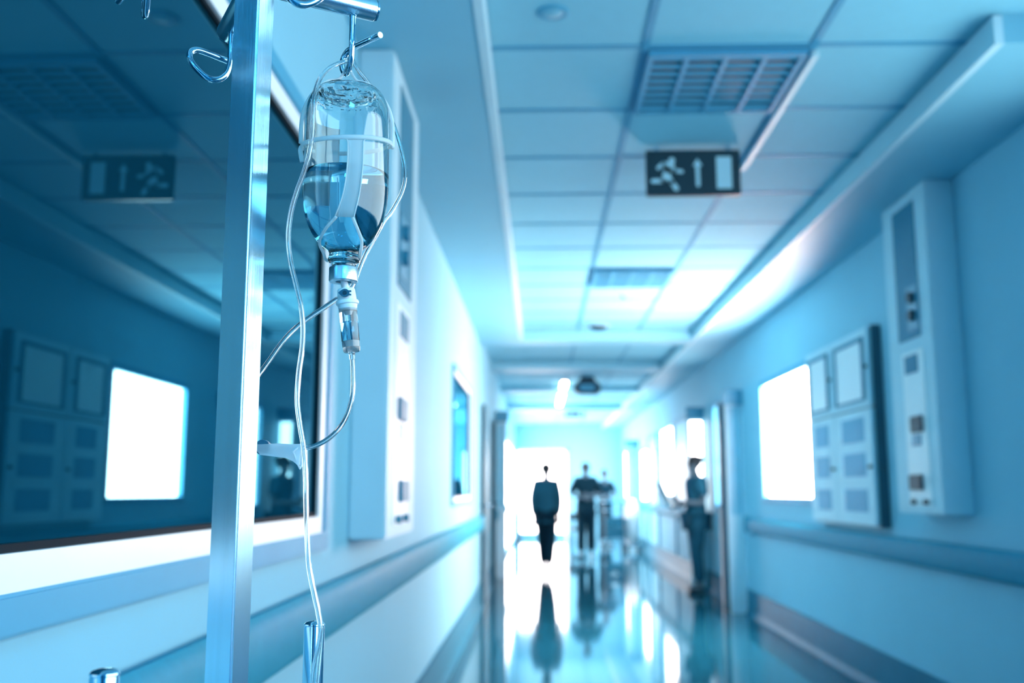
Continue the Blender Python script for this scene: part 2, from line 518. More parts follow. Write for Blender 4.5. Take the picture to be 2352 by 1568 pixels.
# ------------------------------------------------------------------ ceiling fittings
def grille(Y, label, rows=8, cols=4):
    xa, xb, ya, yb = .405, .98, Y+.015, Y+.585
    root = thing('ceiling_vent', label, 'ceiling vent', ((xa+xb)/2, (ya+yb)/2, ZC), 'louvred grilles in the ceiling')
    obj('backing', box(xa, xb, ya, yb, ZC-.0065, ZC-.0005), VENTB, root)
    bm = new_bm()
    for x in (xa, xb-.02): add_box(bm, x, x+.02, ya, yb, ZC-.03, ZC-.0066)
    for y_ in (ya, yb-.02): add_box(bm, xa+.02, xb-.02, y_, y_+.02, ZC-.03, ZC-.0066)
    obj('frame', bm, TBAR, root)
    bm = new_bm()
    for i in range(1, cols):
        x = xa + (xb-xa)*i/cols
        add_box(bm, x-.009, x+.009, ya+.02, yb-.02, ZC-.028, ZC-.0067)
    for j in range(rows+1):
        y_ = ya + .02 + (yb-ya-.04)*j/rows
        if j < rows: add_prism(bm, [(xa+.02, y_+.014, ZC-.021), (xa+.02, y_+.033, ZC-.027), (xa+.02, y_+.033, ZC-.024), (xa+.02, y_+.014, ZC-.018)], (xb-xa-.04, 0, 0))
    obj('louvre', bm, TBAR, root)
    return root
grille(3.387, 'nearest louvred ceiling grille, in front of the large exit sign')
grille(6.99, 'middle louvred ceiling grille, just beyond the large exit sign')
grille(12.39, 'farthest louvred ceiling grille, above the dark pendant sign')

r_ = thing('ceiling_speaker', 'round flush disc in the ceiling at the top of the view', 'ceiling speaker', (.051, 3.12, ZC))
bm = new_bm(); add_lathe(bm, [(0, ZC-.004), (.036, ZC-.004), (.038, ZC-.007), (.05, ZC-.006), (.056, ZC-.0005), (0, ZC-.0005)], .051, 3.12)
obj('rim', bm, WFRB, r_, smooth='auto')
bm = new_bm(); add_lathe(bm, [(0, ZC-.009), (.030, ZC-.008), (.035, ZC-.0045), (0, ZC-.0045)], .051, 3.12)
obj('centre_plate', bm, SOFF, r_, smooth='auto')

r_ = thing('smoke_detector', 'small dark round detector on the ceiling beyond the second grille', 'smoke detector', (.581, 9.55, ZC))
bm = new_bm(); add_lathe(bm, [(0, ZC-.045), (.05, ZC-.045), (.085, ZC-.025), (.09, ZC-.005), (0, ZC-.005)], .581, 9.55, 32)
obj('detector_body', bm, DARK, r_, smooth='auto')
bm = new_bm(); add_lathe(bm, [(0, ZC-.006), (.11, ZC-.006), (.11, ZC-.0005), (0, ZC-.0005)], .581, 9.55, 32)
obj('mounting_ring', bm, UNIT, r_, smooth='auto')
r_ = thing('sprinkler_head', 'tiny sprinkler on the ceiling just past the second grille', 'sprinkler', (.694, 8.057, ZC))
bm = new_bm(); add_lathe(bm, [(0, ZC-.03), (.02, ZC-.03), (.02, ZC-.026), (.008, ZC-.02), (.012, ZC-.006), (.03, ZC-.0005), (0, ZC-.0005)], .694, 8.057, 20)
obj('sprinkler_body', bm, CHROME, r_, smooth='auto')

# slim ceiling bar beside the grille
r_ = thing('cable_trunking', 'thin pale trunking bar on the ceiling running to the large exit sign', 'trunking', (1.01, 4.0, ZC))
obj('trunking_cover', box(.998, 1.026, 3.42, 4.72, ZC-.030, ZC-.0065, .003), UNIT, r_)

# far strip light
r_ = thing('ceiling_light', 'slim glowing strip light on the far ceiling, left of the dark pendant sign', 'ceiling light', (.365, 17.2, ZC))
obj('light_housing', box(.32, .415, 14.3, 18.3, ZC-.030, ZC-.0067, .004), WPLA, r_)
obj('diffuser', box(.33, .405, 14.32, 18.28, ZC-.045, ZC-.0302), LAMP, r_)

# square lights added unseen behind the viewer as blue fill for the near end
for i, (yy, lab) in enumerate([(-1.3, 'added square blue fill light, unseen just behind the viewer'), (-3.7, 'added square blue fill light, unseen towards the back wall')]):
    r_ = thing('ceiling_light', lab, 'ceiling light', (.69, yy, ZC))
    bm = new_bm(); add_box(bm, .41, .975, yy-.28, yy+.28, ZC-.02, ZC-.0065)
    obj('light_housing', bm, WPLA, r_)
    obj('diffuser', box(.43, .955, yy-.26, yy+.26, ZC-.026, ZC-.0202), FILLB, r_)

# ------------------------------------------------------------------ exit signs
def limb(bm, pts, w, y, d, seg=8):
    """flat capsule chain in the sign plane (x, z) made of thin prisms"""
    for (ax, az), (bx, bz) in zip(pts[:-1], pts[1:]):
        A, B = Vector((ax, 0, az)), Vector((bx, 0, bz))
        t = (B-A).normalized(); a0 = math.atan2(t.z, t.x)
        poly = []
        for k in range(seg+1):
            a = a0 + PI/2 + PI*k/seg; poly.append(A + Vector((math.cos(a), 0, math.sin(a)))*w)
        for k in range(seg+1):
            a = a0 - PI/2 + PI*k/seg; poly.append(B + Vector((math.cos(a), 0, math.sin(a)))*w)
        add_prism(bm, [Vector((p.x, y, p.z)) for p in poly], (0, d, 0))

def exit_sign(x0, x1, y, z0, z1, label):
    root = thing('exit_sign', label, 'exit sign', ((x0+x1)/2, y, z1), 'running man exit signs')
    W, H = x1-x0, z1-z0
    obj('sign_box', box(x0, x1, y, y+.03, z0, z1, .004), SIGN, root)
    for xh in (x0+.12*W, x1-.12*W):
        obj('hanger', box(xh-.02*W, xh+.02*W, y+.01, y+.02, z1+.0001, ZC-.001), CHROME, root)
    fy, dd = y-.0025, .0022
    def q(u, v): return (x0 + u*W, z1 - v*H)
    # running man
    bm = new_bm()
    c = q(.275, .235)
    add_prism(bm, [Vector((c[0]+.065*H*math.cos(a), fy, c[1]+.065*H*math.sin(a))) for a in (2*PI*k/16 for k in range(16))], (0, dd, 0))
    t = .046*H
    limb(bm, [q(.262, .34), q(.235, .44), q(.21, .57)], t*1.75, fy-.0003, dd)
    limb(bm, [q(.27, .33), q(.185, .29), q(.13, .40)], t*.85, fy-.0006, dd)
    limb(bm, [q(.26, .34), q(.30, .46), q(.375, .485)], t*.85, fy-.0009, dd)
    limb(bm, [q(.215, .57), q(.175, .69), q(.07, .69)], t, fy-.0012, dd)
    limb(bm, [q(.225, .57), q(.27, .72), q(.315, .86)], t*1.1, fy-.0015, dd)
    obj('running_man', bm, SIGNW, root)
    bm = new_bm(); limb(bm, [q(.545, .33), q(.548, .78)], .04*H, fy, dd)
    a, b, c = q(.545, .20), q(.495, .36), q(.595, .36)
    add_prism(bm, [Vector((p[0], fy-.0005, p[1])) for p in (a, b, c)], (0, dd, 0))
    obj('arrow', bm, SIGNW, root)
    a, b = q(.745, .16), q(.905, .86)
    bm = box(a[0], b[0], fy, fy+dd, b[1], a[1])
    obj('door_symbol', bm, SIGNW, root)
    return root
pa, pb = at(1483, 343, 4.45), at(1703, 447, 4.45)
exit_sign(pa.x, pb.x, 4.45, pb.z, pa.z-.004, 'large dark exit sign with running man, arrow and door, hung near the front')
pa, pb = at(1297, 936, 19.2), at(1343, 957, 19.2)
exit_sign(pa.x, pb.x, 19.2, pb.z, pa.z-.01, 'tiny distant exit sign just below the pendant sign')

# dark pendant sign with lozenge body
Yp = 13.9
r_ = thing('pendant_sign', 'dark pendant sign with rounded body and stepped neck hanging from the ceiling', 'hanging sign', (at(1349, 865, Yp).x, Yp, ZC))
pc = at(1349, 890, Yp); k = Yp/F
bm = new_bm(); pts = []
hw, hh = 31*k, 15*k
for sx in (1, -1):
    for j in range(13):
        a = (-PI/2 + PI*j/12) if sx > 0 else (PI/2 + PI*j/12)
        pts.append(Vector((pc.x + sx*(hw-hh) + hh*math.cos(a), Yp, pc.z + hh*math.sin(a))))
add_prism(bm, pts, (0, .09, 0))
obj('sign_body', bm, DARK, r_, smooth='auto')
bm = new_bm(); add_prism(bm, [Vector((pc.x+a*k, Yp+.02, pc.z+b*k)) for a, b in ((-22, 9), (22, 9), (14, 26), (-14, 26))], (0, .05, 0))
add_box(bm, pc.x-.03, pc.x+.03, Yp+.03, Yp+.06, pc.z+25*k, ZC-.001)
obj('sign_neck', bm, DARK, r_)
bm = new_bm(); pts = []
hw2, hh2 = 19*k, 8*k
for sx in (1, -1):
    for j in range(13):
        a = (-PI/2 + PI*j/12) if sx > 0 else (PI/2 + PI*j/12)
        pts.append(Vector((pc.x + sx*(hw2-hh2) + hh2*math.cos(a), Yp-.006, pc.z + hh2*math.sin(a))))
add_prism(bm, pts, (0, .0055, 0))
obj('sign_face', bm, WFRB, r_)

# ------------------------------------------------------------------ people
def skin_mesh(chains, radii, root, sub=1):
    bm = bmesh.new(); vs = {}
    lay = bm.verts.layers.skin.verify()
    for c in chains:
        for n, p in c:
            if n not in vs:
                v = bm.verts.new(p); vs[n] = v
                r = radii[n]; r = (r, r) if not isinstance(r, tuple) else r
                v[lay].radius = r; v[lay].use_root = (n == root)
        for (a, _), (b, _) in zip(c[:-1], c[1:]):
            if not bm.edges.get((vs[a], vs[b])): bm.edges.new((vs[a], vs[b]))
    me = bpy.data.meshes.new('tmp'); bm.to_mesh(me); bm.free()
    o = bpy.data.objects.new('tmp', me); COL.objects.link(o)
    m = o.modifiers.new('s', 'SKIN'); m.use_smooth_shade = True
    s = o.modifiers.new('u', 'SUBSURF'); s.levels = sub+1; s.render_levels = sub+1
    dg = bpy.context.evaluated_depsgraph_get(); dg.update()
    out = bpy.data.meshes.new_from_object(o.evaluated_get(dg))
    bpy.data.objects.remove(o); bpy.data.meshes.remove(me)
    return out

def person(label, loc, rot, H, pose, top, trous, group=None, hair='short', bulk=1.0, sleeve=.75, coat=.10):
    root = thing('person', label, 'person', loc)
    J = {'pel': (0, 0, .93), 'spi': (0, 0, 1.10), 'che': (0, .01, 1.30), 'ncb': (0, .01, 1.42), 'nck': (0, -.01, 1.49), 'hd1': (0, -.025, 1.555), 'hd2': (0, -.015, 1.63), 'hd3': (0, .0, 1.68)}
    for s, q in ((1, 'L'), (-1, 'R')):
        J['hip'+q] = (s*.085, 0, .90); J['sho'+q] = (s*.165, .01, 1.385)
    J.update(pose)
    def C(*n): return [(a, Vector(J[a])) for a in n]
    chains = [C('pel', 'spi', 'che', 'ncb', 'nck', 'hd1', 'hd2', 'hd3')]
    R = {'pel': (.135, .10), 'spi': (.115, .085), 'che': (.14, .095), 'ncb': .075, 'nck': .05, 'hd1': .066, 'hd2': .085, 'hd3': .06}
    for q in 'LR':
        chains.append(C('pel', 'hip'+q, 'kne'+q, 'ank'+q, 'toe'+q))
        chains.append(C('che', 'sho'+q, 'elb'+q, 'wri'+q, 'pal'+q))
        R.update({'hip'+q: .085, 'kne'+q: .052, 'ank'+q: .036, 'toe'+q: .028, 'sho'+q: .058, 'elb'+q: .038, 'wri'+q: .025, 'pal'+q: (.032, .018)})
    body = skin_mesh(chains, R, 'pel')
    bm = bmesh.new(); bm.from_mesh(body)
    for q in 'LR':                                   # five separate fingers rooted in the palm
        w, p = Vector(J['wri'+q]), Vector(J['pal'+q]); d_ = (p-w).normalized()
        side = d_.cross(Vector((0, 1, 0)));
        side = side.normalized() if side.length > .2 else Vector((0, 0, 1))
        nrm = side.cross(d_)
        for i, (o, ln) in enumerate(((-.027, .062), (-.009, .075), (.009, .080), (.026, .070))):
            a = p + side*o - d_*.01
            add_tube(bm, [a, a+d_*ln*.5+nrm*.006, a+d_*ln*.8+nrm*.022, a+d_*ln*.92+nrm*.036], [.0095, .009, .008, .006], 8)
        a = w + d_*.03 + side*(-.02)
        add_tube(bm, [a, a-side*.022+d_*.028, a-side*.03+d_*.055+nrm*.01], [.011, .010, .007], 8)
    hd = (Vector(J['hd1'])*.5 + Vector(J['hd2'])*.5)
    add_ball(bm, hd + Vector((0, -.088, -.012)), .013, 10, (1, 1.2, 1.6))                    # nose
    for s in (1, -1): add_ball(bm, hd + Vector((s*.079, .01, -.005)), .018, 10, (.45, .8, 1.3))   # ears
    add_ball(bm, hd + Vector((0, -.074, -.047)), .016, 10, (1.5, .6, .45))                   # mouth
    add_ball(bm, hd + Vector((0, -.058, -.080)), .024, 10, (1.1, .9, .8))                    # chin
    obj('body', bm, SKIN, root, smooth=True, fix=False)
    for s in (1, -1):
        bm = new_bm(); add_ball(bm, hd + Vector((s*.031, -.077, .012)), .011, 10)
        obj('eye', bm, HAIR, root, smooth=True)
    bm = new_bm(); add_ball(bm, hd + Vector((0, .020, .038)), .094, 20, (.95, 1.04, .98))
    if hair == 'bun': add_ball(bm, hd + Vector((0, .10, .07)), .045, 14)
    obj('hair', bm, HAIR, root, smooth=True)
    # clothes
    T = [C('pel', 'spi', 'che', 'ncb')]; RT_ = {'pel': (.165, .125), 'spi': (.14, .11), 'che': (.165, .12), 'ncb': .078}
    for q in 'LR':
        if sleeve <= 1:
            J['slv'+q] = tuple(Vector(J['sho'+q]).lerp(Vector(J['elb'+q]), sleeve))
            T.append(C('che', 'sho'+q, 'slv'+q)); RT_.update({'sho'+q: .078, 'slv'+q: .064})
        else:
            J['slv'+q] = tuple(Vector(J['elb'+q]).lerp(Vector(J['wri'+q]), .92))
            T.append(C('che', 'sho'+q, 'elb'+q, 'slv'+q)); RT_.update({'sho'+q: .080, 'elb'+q: .058, 'slv'+q: .045})
    J['hem'] = tuple(Vector(J['pel']) - Vector((0, 0, coat))); RT_['hem'] = (.17, .13)
    RT_ = {n_: (tuple(x*bulk for x in v_) if isinstance(v_, tuple) else v_*bulk) for n_, v_ in RT_.items()}
    T.append(C('pel', 'hem'))
    obj('tunic', skin_mesh(T, RT_, 'pel'), top, root, smooth=True)
    T = [C('pel', 'hip'+'L', 'kneL'), C('pel', 'hipR', 'kneR')]; RR = {'pel': (.14*bulk, .11*bulk)}
    for q in 'LR':
        J['cuf'+q] = tuple(Vector(J['kne'+q]).lerp(Vector(J['ank'+q]), .9))
        T.append(C('kne'+q, 'cuf'+q)); RR.update({'hip'+q: .098*bulk, 'kne'+q: .078*bulk, 'cuf'+q: .064*bulk})
    obj('trousers', skin_mesh(T, RR, 'pel'), trous, root, smooth=True)
    for q in 'LR':
        a, t = Vector(J['ank'+q]), Vector(J['toe'+q]); bm = new_bm()
        h_ = a + (a-t)*.35; h_.z = t.z
        add_tube(bm, spline([h_, h_.lerp(t, .5)+Vector((0, 0, .006)), t, t+(t-h_)*.12]), [.030]*10+[.038]*10+[.036]*5+[.022]*6, 12, flat=(.8, 1))
        obj('shoe', bm, SHOE, root, smooth=True)
    # the parts were modelled at the origin: put them under the root with turn and scale
    k_ = H / 1.74
    for c in root.children:
        c.matrix_parent_inverse = Matrix()
    root.rotation_euler = (0, 0, rot); root.scale = (k_, k_, k_)
    return root

walk = {'kneL': (.075, -.12, .50), 'ankL': (.06, -.20, .09), 'toeL': (.06, -.33, .045),
        'kneR': (-.075, .02, .49), 'ankR': (-.06, .24, .12), 'toeR': (-.06, .15, .04),
        'elbL': (.198, .10, 1.12), 'wriL': (.185, .05, .88), 'palL': (.18, .03, .80),
        'elbR': (-.198, -.04, 1.12), 'wriR': (-.18, -.16, .90), 'palR': (-.175, -.20, .82)}
folded = {'kneL': (.09, -.01, .49), 'ankL': (.10, .02, .085), 'toeL': (.115, -.13, .04),
          'kneR': (-.09, -.03, .49), 'ankR': (-.10, .0, .085), 'toeR': (-.115, -.15, .04),
          'elbL': (.27, -.03, 1.14), 'wriL': (.06, -.20, 1.12), 'palL': (-.02, -.21, 1.13),
          'elbR': (-.27, -.03, 1.13), 'wriR': (-.06, -.22, 1.08), 'palR': (.02, -.23, 1.075)}
carry = {'kneL': (.08, -.05, .49), 'ankL': (.085, .0, .085), 'toeL': (.09, -.14, .04),
         'kneR': (-.08, .02, .49), 'ankR': (-.085, .06, .085), 'toeR': (-.09, -.08, .04),
         'elbL': (.215, .02, 1.11), 'wriL': (.10, -.24, 1.12), 'palL': (.06, -.30, 1.14),
         'elbR': (-.215, .02, 1.11), 'wriR': (-.10, -.24, 1.06), 'palR': (-.06, -.30, 1.07)}
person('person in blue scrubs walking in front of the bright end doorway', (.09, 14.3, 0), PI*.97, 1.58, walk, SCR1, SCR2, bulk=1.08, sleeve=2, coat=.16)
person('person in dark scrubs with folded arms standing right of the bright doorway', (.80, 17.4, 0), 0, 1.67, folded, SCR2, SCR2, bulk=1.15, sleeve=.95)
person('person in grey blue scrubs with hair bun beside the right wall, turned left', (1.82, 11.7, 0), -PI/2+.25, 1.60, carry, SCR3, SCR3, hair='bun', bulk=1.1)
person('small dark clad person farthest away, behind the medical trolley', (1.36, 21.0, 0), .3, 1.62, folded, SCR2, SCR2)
# clipboard in the nurse's hands
r_ = thing('clipboard', 'white clipboard held by the person at the right wall', 'clipboard', (1.42, 11.27, 1.02))
bm = new_bm(); add_box(bm, -.006, .006, -.11, .11, 0, .30)
o = obj('board', bm, WPLA, r_); o.matrix_parent_inverse = Matrix()
bm = new_bm(); add_box(bm, -.014, -.0062, -.04, .04, .275, .305)
o = obj('clip', bm, CHROME, r_); o.matrix_parent_inverse = Matrix()
r_.location = (1.50, 11.60, .985); r_.rotation_euler = (0, -.45, .25)

# ------------------------------------------------------------------ far furniture
def castors(root, pts, r=.05):
    for (x, y) in pts:
        bm = new_bm(); add_tube(bm, [(x-.015, y, r), (x+.015, y, r)], r, 16)
        add_box(bm, x-.02, x-.016, y-.012, y+.012, r, r*2.2); add_box(bm, x+.016, x+.02, y-.012, y+.012, r, r*2.2); add_box(bm, x-.02, x+.02, y-.012, y+.012, r*2.02, r*2.3)
        obj('castor', bm, DARK, root, smooth='auto')
def trolley(x, y, w, dpt, h, label):
    root = thing('medical_trolley', label, 'trolley', (x, y, 0))
    a, b, c, e = x-w/2, x+w/2, y-dpt/2, y+dpt/2
    castors(root, [(a+.04, c+.04), (b-.04, c+.04), (a+.04, e-.04), (b-.04, e-.04)])
    bm = new_bm()
    for px_, py_ in ((a+.04, c+.04), (b-.04, c+.04), (a+.04, e-.04), (b-.04, e-.04)):
        add_tube(bm, [(px_, py_, .11), (px_, py_, h)], .014, 10)
    obj('frame', bm, DARK, root, smooth='auto')
    for z in (.22, h-.16):
        bm = new_bm(); add_box(bm, a+.02, b-.02, c+.02, e-.02, z, z+.02)
        obj('shelf', bm, MIDB, root)
    bm = new_bm(); add_box(bm, a, b, c, e, h, h+.03); bevel_all(bm, .008)
    obj('top', bm, MIDB, root)
    for i in range(2):
        z0 = .27 + i*.2
        dr = obj('drawer', box(a+.05, b-.05, c+.03, e-.03, z0, z0+.18, .005), SCR1, root)
        obj('drawer_handle', box(a+.12, b-.12, c+.012, c+.0295, z0+.12, z0+.14), CHROME, dr)
    return root
trolley(1.42, 19.3, .42, .5, .93, 'dark wheeled medical trolley right of the person with folded arms')
# stretcher left of person two
root = thing('hospital_stretcher', 'low dark wheeled stretcher left of the person with folded arms', 'stretcher', (.86, 22.4, 0))
castors(root, [(.70, 21.7), (1.02, 21.7), (.70, 23.1), (1.02, 23.1)], .07)
bm = new_bm()
for x, y in ((.70, 21.7), (1.02, 21.7), (.70, 23.1), (1.02, 23.1)): add_tube(bm, [(x, y, .155), (x, y, .52)], .018, 10)
add_box(bm, .68, 1.04, 21.68, 23.12, .30, .34)
obj('frame', bm, DARK, root, smooth='auto')
obj('mattress', box(.64, 1.08, 21.5, 23.3, .525, .64, .03), SCR2, root)
obj('side_rail', box(.625, .64, 21.8, 23.0, .60, .86), DARK, root)

# white linen hamper
root = thing('linen_hamper', 'tall white linen hamper standing by the far right wall', 'hamper', (1.80, 20.6-.9, 0))
castors(root, [(1.68, 19.35), (1.90, 19.35), (1.68, 19.6), (1.90, 19.6)])
bm = new_bm(); add_lathe(bm, [(0, .13), (.13, .13), (.15, .3), (.155, .6), (.15, .80), (.12, .86), (0, .87)], 1.79, 19.47, 24)
obj('bag', bm, LINEN, root, smooth=True)
bm = new_bm(); add_ball(bm, (1.79, 19.47, .93), .07, 16, (1, 1, .9))
obj('bag_knot', bm, LINEN, root, smooth=True)
obj('frame', box(1.66, 1.92, 19.33, 19.62, .10, .128, .004), CHROME, root)

# gas cylinder by the left wall
root = thing('gas_cylinder', 'slim dark gas cylinder standing against the far left wall', 'gas cylinder', (-.49, 21.9, 0))
bm = new_bm(); add_lathe(bm, [(0, .0), (.055, .0), (.06, .01), (.06, .62), (.05, .68), (.022, .72), (.018, .76), (0, .76)], -.49, 21.9, 24)
obj('cylinder_body', bm, DARK, root, smooth='auto')
bm = new_bm(); add_box(bm, -.52, -.46, 21.88, 21.92, .75, .80); add_tube(bm, [(-.49, 21.9, .79), (-.49, 21.9, .84)], .02, 10)
obj('valve', bm, CHROME, root, smooth='auto')

# ------------------------------------------------------------------ the drip stand
PX, PY = -.2538, .82
AZ = math.radians(60.0)
ZA = 1.6216                    # arm axis height
stand = thing('drip_stand', 'brushed steel square drip stand pole with four hooked arms in the foreground', 'drip stand', (PX, PY, 0))
# pole: square 25 mm tube turned so that two faces show
fa = math.radians(197)
n1 = Vector((math.sin(fa), math.cos(fa), 0)); n2 = Vector((math.sin(fa-PI/2), math.cos(fa-PI/2), 0))
h_ = .0128
bm = new_bm()
c4 = [Vector((PX, PY, .12)) + n1*h_*a + n2*h_*b for a, b in ((1, 1), (1, -1), (-1, -1), (-1, 1))]
add_prism(bm, c4, (0, 0, ZA+.035-.12))
bmesh.ops.bevel(bm, geom=[e for e in bm.edges if abs((e.verts[0].co-e.verts[1].co).z) > .5], offset=.0016, segments=3, affect='EDGES')
obj('pole', bm, STEEL, stand, smooth='auto')
obj('pole_cap', box(PX-.012, PX+.012, PY-.012, PY+.012, ZA+.0352, ZA+.04), DARK, stand)
# hooked arms
hook_uvw = [(0, 0, .004), (0, 0, -.006), (0, 0, -.020), (0, .0005, -.030), (.0002, .003, -.041), (.0006, .010, -.0485), (.0012, .020, -.0492),
            (.002, .030, -.0425), (.003, .0370, -.0335), (.0045, .0372, -.0255), (.0065, .031, -.0205), (.009, .020, -.0205), (.0125, .004, -.0220), (.0158, -.012, -.0237), (.0188, -.024, -.0247)]
L_ = .092
welds = {}
for i in range(4):
    a = AZ - i*PI/2
    u = Vector((math.sin(a), math.cos(a), 0)); v = Vector((-math.cos(a), math.sin(a), 0)); w = Vector((0, 0, 1))
    O = Vector((PX, PY, ZA))
    bm = new_bm()
    add_tube(bm, [O + u*(.010), O + u*(L_+.020), O + u*(L_+.0215)], [.0105, .0105, .0098], 32)
    arm = obj('arm', bm, STEEL, stand, smooth='auto')
    bm = new_bm(); add_tube(bm, [O + u*(L_+.0217), O + u*(L_+.0232)], .0101, 32)
    obj('arm_cap', bm, CHROME, arm, smooth='auto')
    W0 = O + u*L_ - w*.0105
    welds[i] = (W0, u, v)
    bm = new_bm()
    add_tube(bm, spline([W0 + u*p + v*q + w*r for p, q, r in hook_uvw], 8), .0029, 16)
    add_ball(bm, W0 + w*.0005, .0036, 12, (1, 1, .6))
    obj('hook', bm, CHROME, arm, smooth='auto')
# two round side posts carried by a low cross bar
pr = at(722, 1436, .975); plf = at(240, 1550, .690)
for P_ in (pr, plf):
    bm = new_bm()
    zt = P_.z
    add_lathe(bm, [(0, .46), (.0098, .46), (.0098, zt-.002), (.0094, zt-.0005), (.0094, zt+.0), (.0100, zt+.0005), (.0098, zt+.0018), (.0080, zt+.0034), (.0045, zt+.0044), (0, zt+.0048)], P_.x, P_.y, 40)
    obj('side_post', bm, CHROME, stand, smooth='auto')
bm = new_bm()
add_tube(bm, [(plf.x, plf.y, .47), (PX, PY, .47), (pr.x, pr.y, .47)], .010, 16)
obj('cross_bar', bm, CHROME, stand, smooth='auto')
bm = new_bm(); add_lathe(bm, [(0, .10), (.05, .10), (.05, .13), (.03, .15), (0, .15)], PX, PY, 24)
obj('base_hub', bm, DARK, stand, smooth='auto')
for i in range(5):
    a = 2*PI*i/5 + .9
    e = Vector((PX + .24*math.cos(a), PY + .24*math.sin(a), .085))
    bm = new_bm(); add_tube(bm, [(PX + .03*math.cos(a), PY + .03*math.sin(a), .12), e], .014, 12)
    lg = obj('leg', bm, CHROME, stand, smooth='auto')
    bm = new_bm(); add_tube(bm, [(e.x-.012, e.y, .035), (e.x+.012, e.y, .035)], .035, 20); add_box(bm, e.x-.005, e.x+.005, e.y-.01, e.y+.01, .035, .085)
    obj('castor', bm, DARK, lg, smooth='auto')

# ------------------------------------------------------------------ the glass infusion bottle
BX, BY = -.1775, .8705
bot = thing('infusion_bottle', 'upside down clear glass infusion bottle half full of liquid, hanging from the right hook', 'infusion bottle', (BX, BY, 1.357))
outer = [(.0108, 1.3700), (.0112, 1.3735), (.0140, 1.3752), (.0146, 1.3775), (.0141, 1.3795), (.0134, 1.3818), (.0142, 1.3848), (.0168, 1.3872), (.0212, 1.3905),
         (.0258, 1.3955), (.0298, 1.4015), (.0334, 1.4090), (.0362, 1.4175), (.0380, 1.4280), (.0389, 1.4400), (.0391, 1.4550), (.0391, 1.5000), (.0389, 1.5110), (.0376, 1.5215),
         (.0350, 1.5295), (.0318, 1.5350), (.0285, 1.5378), (.0255, 1.5370), (.0225, 1.5340), (.0180, 1.5320), (.0130, 1.5308), (.0070, 1.5300), (.0, 1.5298)]
T_ = .0016
inner = []
for r, z in outer:
    if z < 1.386: inner.append((max(r-.0045, .0062) if z < 1.3815 else r-.0035, z))
    elif r > .030 or z < 1.44: inner.append((r-T_, z + (0.0 if z < 1.50 else -.0008)))
    elif r > .001: inner.append((r-.0006, z-.0022))
    else: inner.append((0, z-.0022))
def smooth_prof(p, n=4):
    q = spline([Vector((a, 0, b)) for a, b in p], n)
    return [(max(v.x, 0), v.z) for v in q]
po, pi_ = smooth_prof(outer), smooth_prof(inner)
bm = new_bm()
add_lathe(bm, list(reversed(pi_)) + po, BX, BY, 72)
bm.verts.ensure_lookup_table()
for v_ in bm.verts:                      # slightly uneven moulded base
    if v_.co.z > 1.5245:
        k_ = min(1, (v_.co.z-1.5245)/.006)
        v_.co.z += k_*(.0009*noise.noise(Vector((v_.co.x, v_.co.y, v_.co.z*3))*150) + .0003*noise.noise(v_.co*520))
obj('bottle_glass', bm, GLASS, bot, smooth=True)
ZL = 1.4570
# marks moulded into the base
def base_mark(name, strokes):
    bm = new_bm()
    for (x0_, y0_, x1_, y1_) in strokes:
        p0, p1 = Vector((BX+x0_, BY+y0_, 1.5268)), Vector((BX+x1_, BY+y1_, 1.5268))
        add_tube(bm, [p0, p1], .00035, 8)
    return obj(name, bm, UDARK, bot, smooth=True)
base_mark('moulded_letters', [(-.010, -.010, -.010, -.004), (-.007, -.010, -.007, -.004), (-.0115, -.004, -.0055, -.004), (-.0112, -.010, -.0088, -.010), (-.0078, -.010, -.0050, -.0105)])
bm = new_bm()
for k in range(26):
    a = 2*PI*k/26; r0 = .0235
    if k % 5 == 4: continue
    q0 = Vector((BX + r0*math.cos(a), BY + r0*math.sin(a), 1.5295)); q1 = Vector((BX + (r0+.0022)*math.cos(a+.05*(k % 3)), BY + (r0+.0022)*math.sin(a+.05*(k % 3)), 1.5300))
    add_tube(bm, [q0, q1], .0004, 6)
obj('moulded_ticks', bm, UDARK, bot, smooth=True)
li = [(r+.0002, z) for r, z in pi_ if z < ZL and z > 1.3712]
bm = new_bm()
rl = li[-1][0]
add_lathe(bm, [(0, li[0][1])] + li + [(rl, ZL-.0004), (rl-.001, ZL-.0002), (rl-.003, ZL-.0012), (0, ZL-.0014)], BX, BY, 72)
obj('liquid', bm, LIQ, bot, smooth='auto')
bm = new_bm(); add_lathe(bm, [(.0072, 1.3566), (.0126, 1.3566), (.0131, 1.3572), (.0131, 1.3690), (.0127, 1.3696), (.0112, 1.3697), (.0112, 1.3599), (.0072, 1.3590)], BX, BY, 56, close=True)
obj('crimp_cap', bm, ALU, bot, smooth='auto')
bm = new_bm(); add_lathe(bm, [(0, 1.3574), (.0070, 1.3574), (.0070, 1.3602), (.0105, 1.3604), (.0105, 1.3693), (.0055, 1.3705), (.0050, 1.3735), (0, 1.3740)], BX, BY, 40)
obj('rubber_stopper', bm, RUB, bot, smooth='auto')
# paper strip stuck to the back left of the bottle
bm = new_bm()
a0, a1 = math.radians(112), math.radians(152)
rr = .0395
cols = []
for k in range(13):
    a = a0 + (a1-a0)*k/12
    cols.append([bm.verts.new((BX + rr*math.cos(a), BY + rr*math.sin(a), z)) for z in (1.438, 1.465, 1.490, 1.515)])
for c, d2 in zip(cols[:-1], cols[1:]):
    for j in range(3): bm.faces.new([c[j], d2[j], d2[j+1], c[j+1]])
bmesh.ops.solidify(bm, geom=list(bm.faces), thickness=.00015)
obj('paper_strip', bm, PAPER, bot, smooth=True)

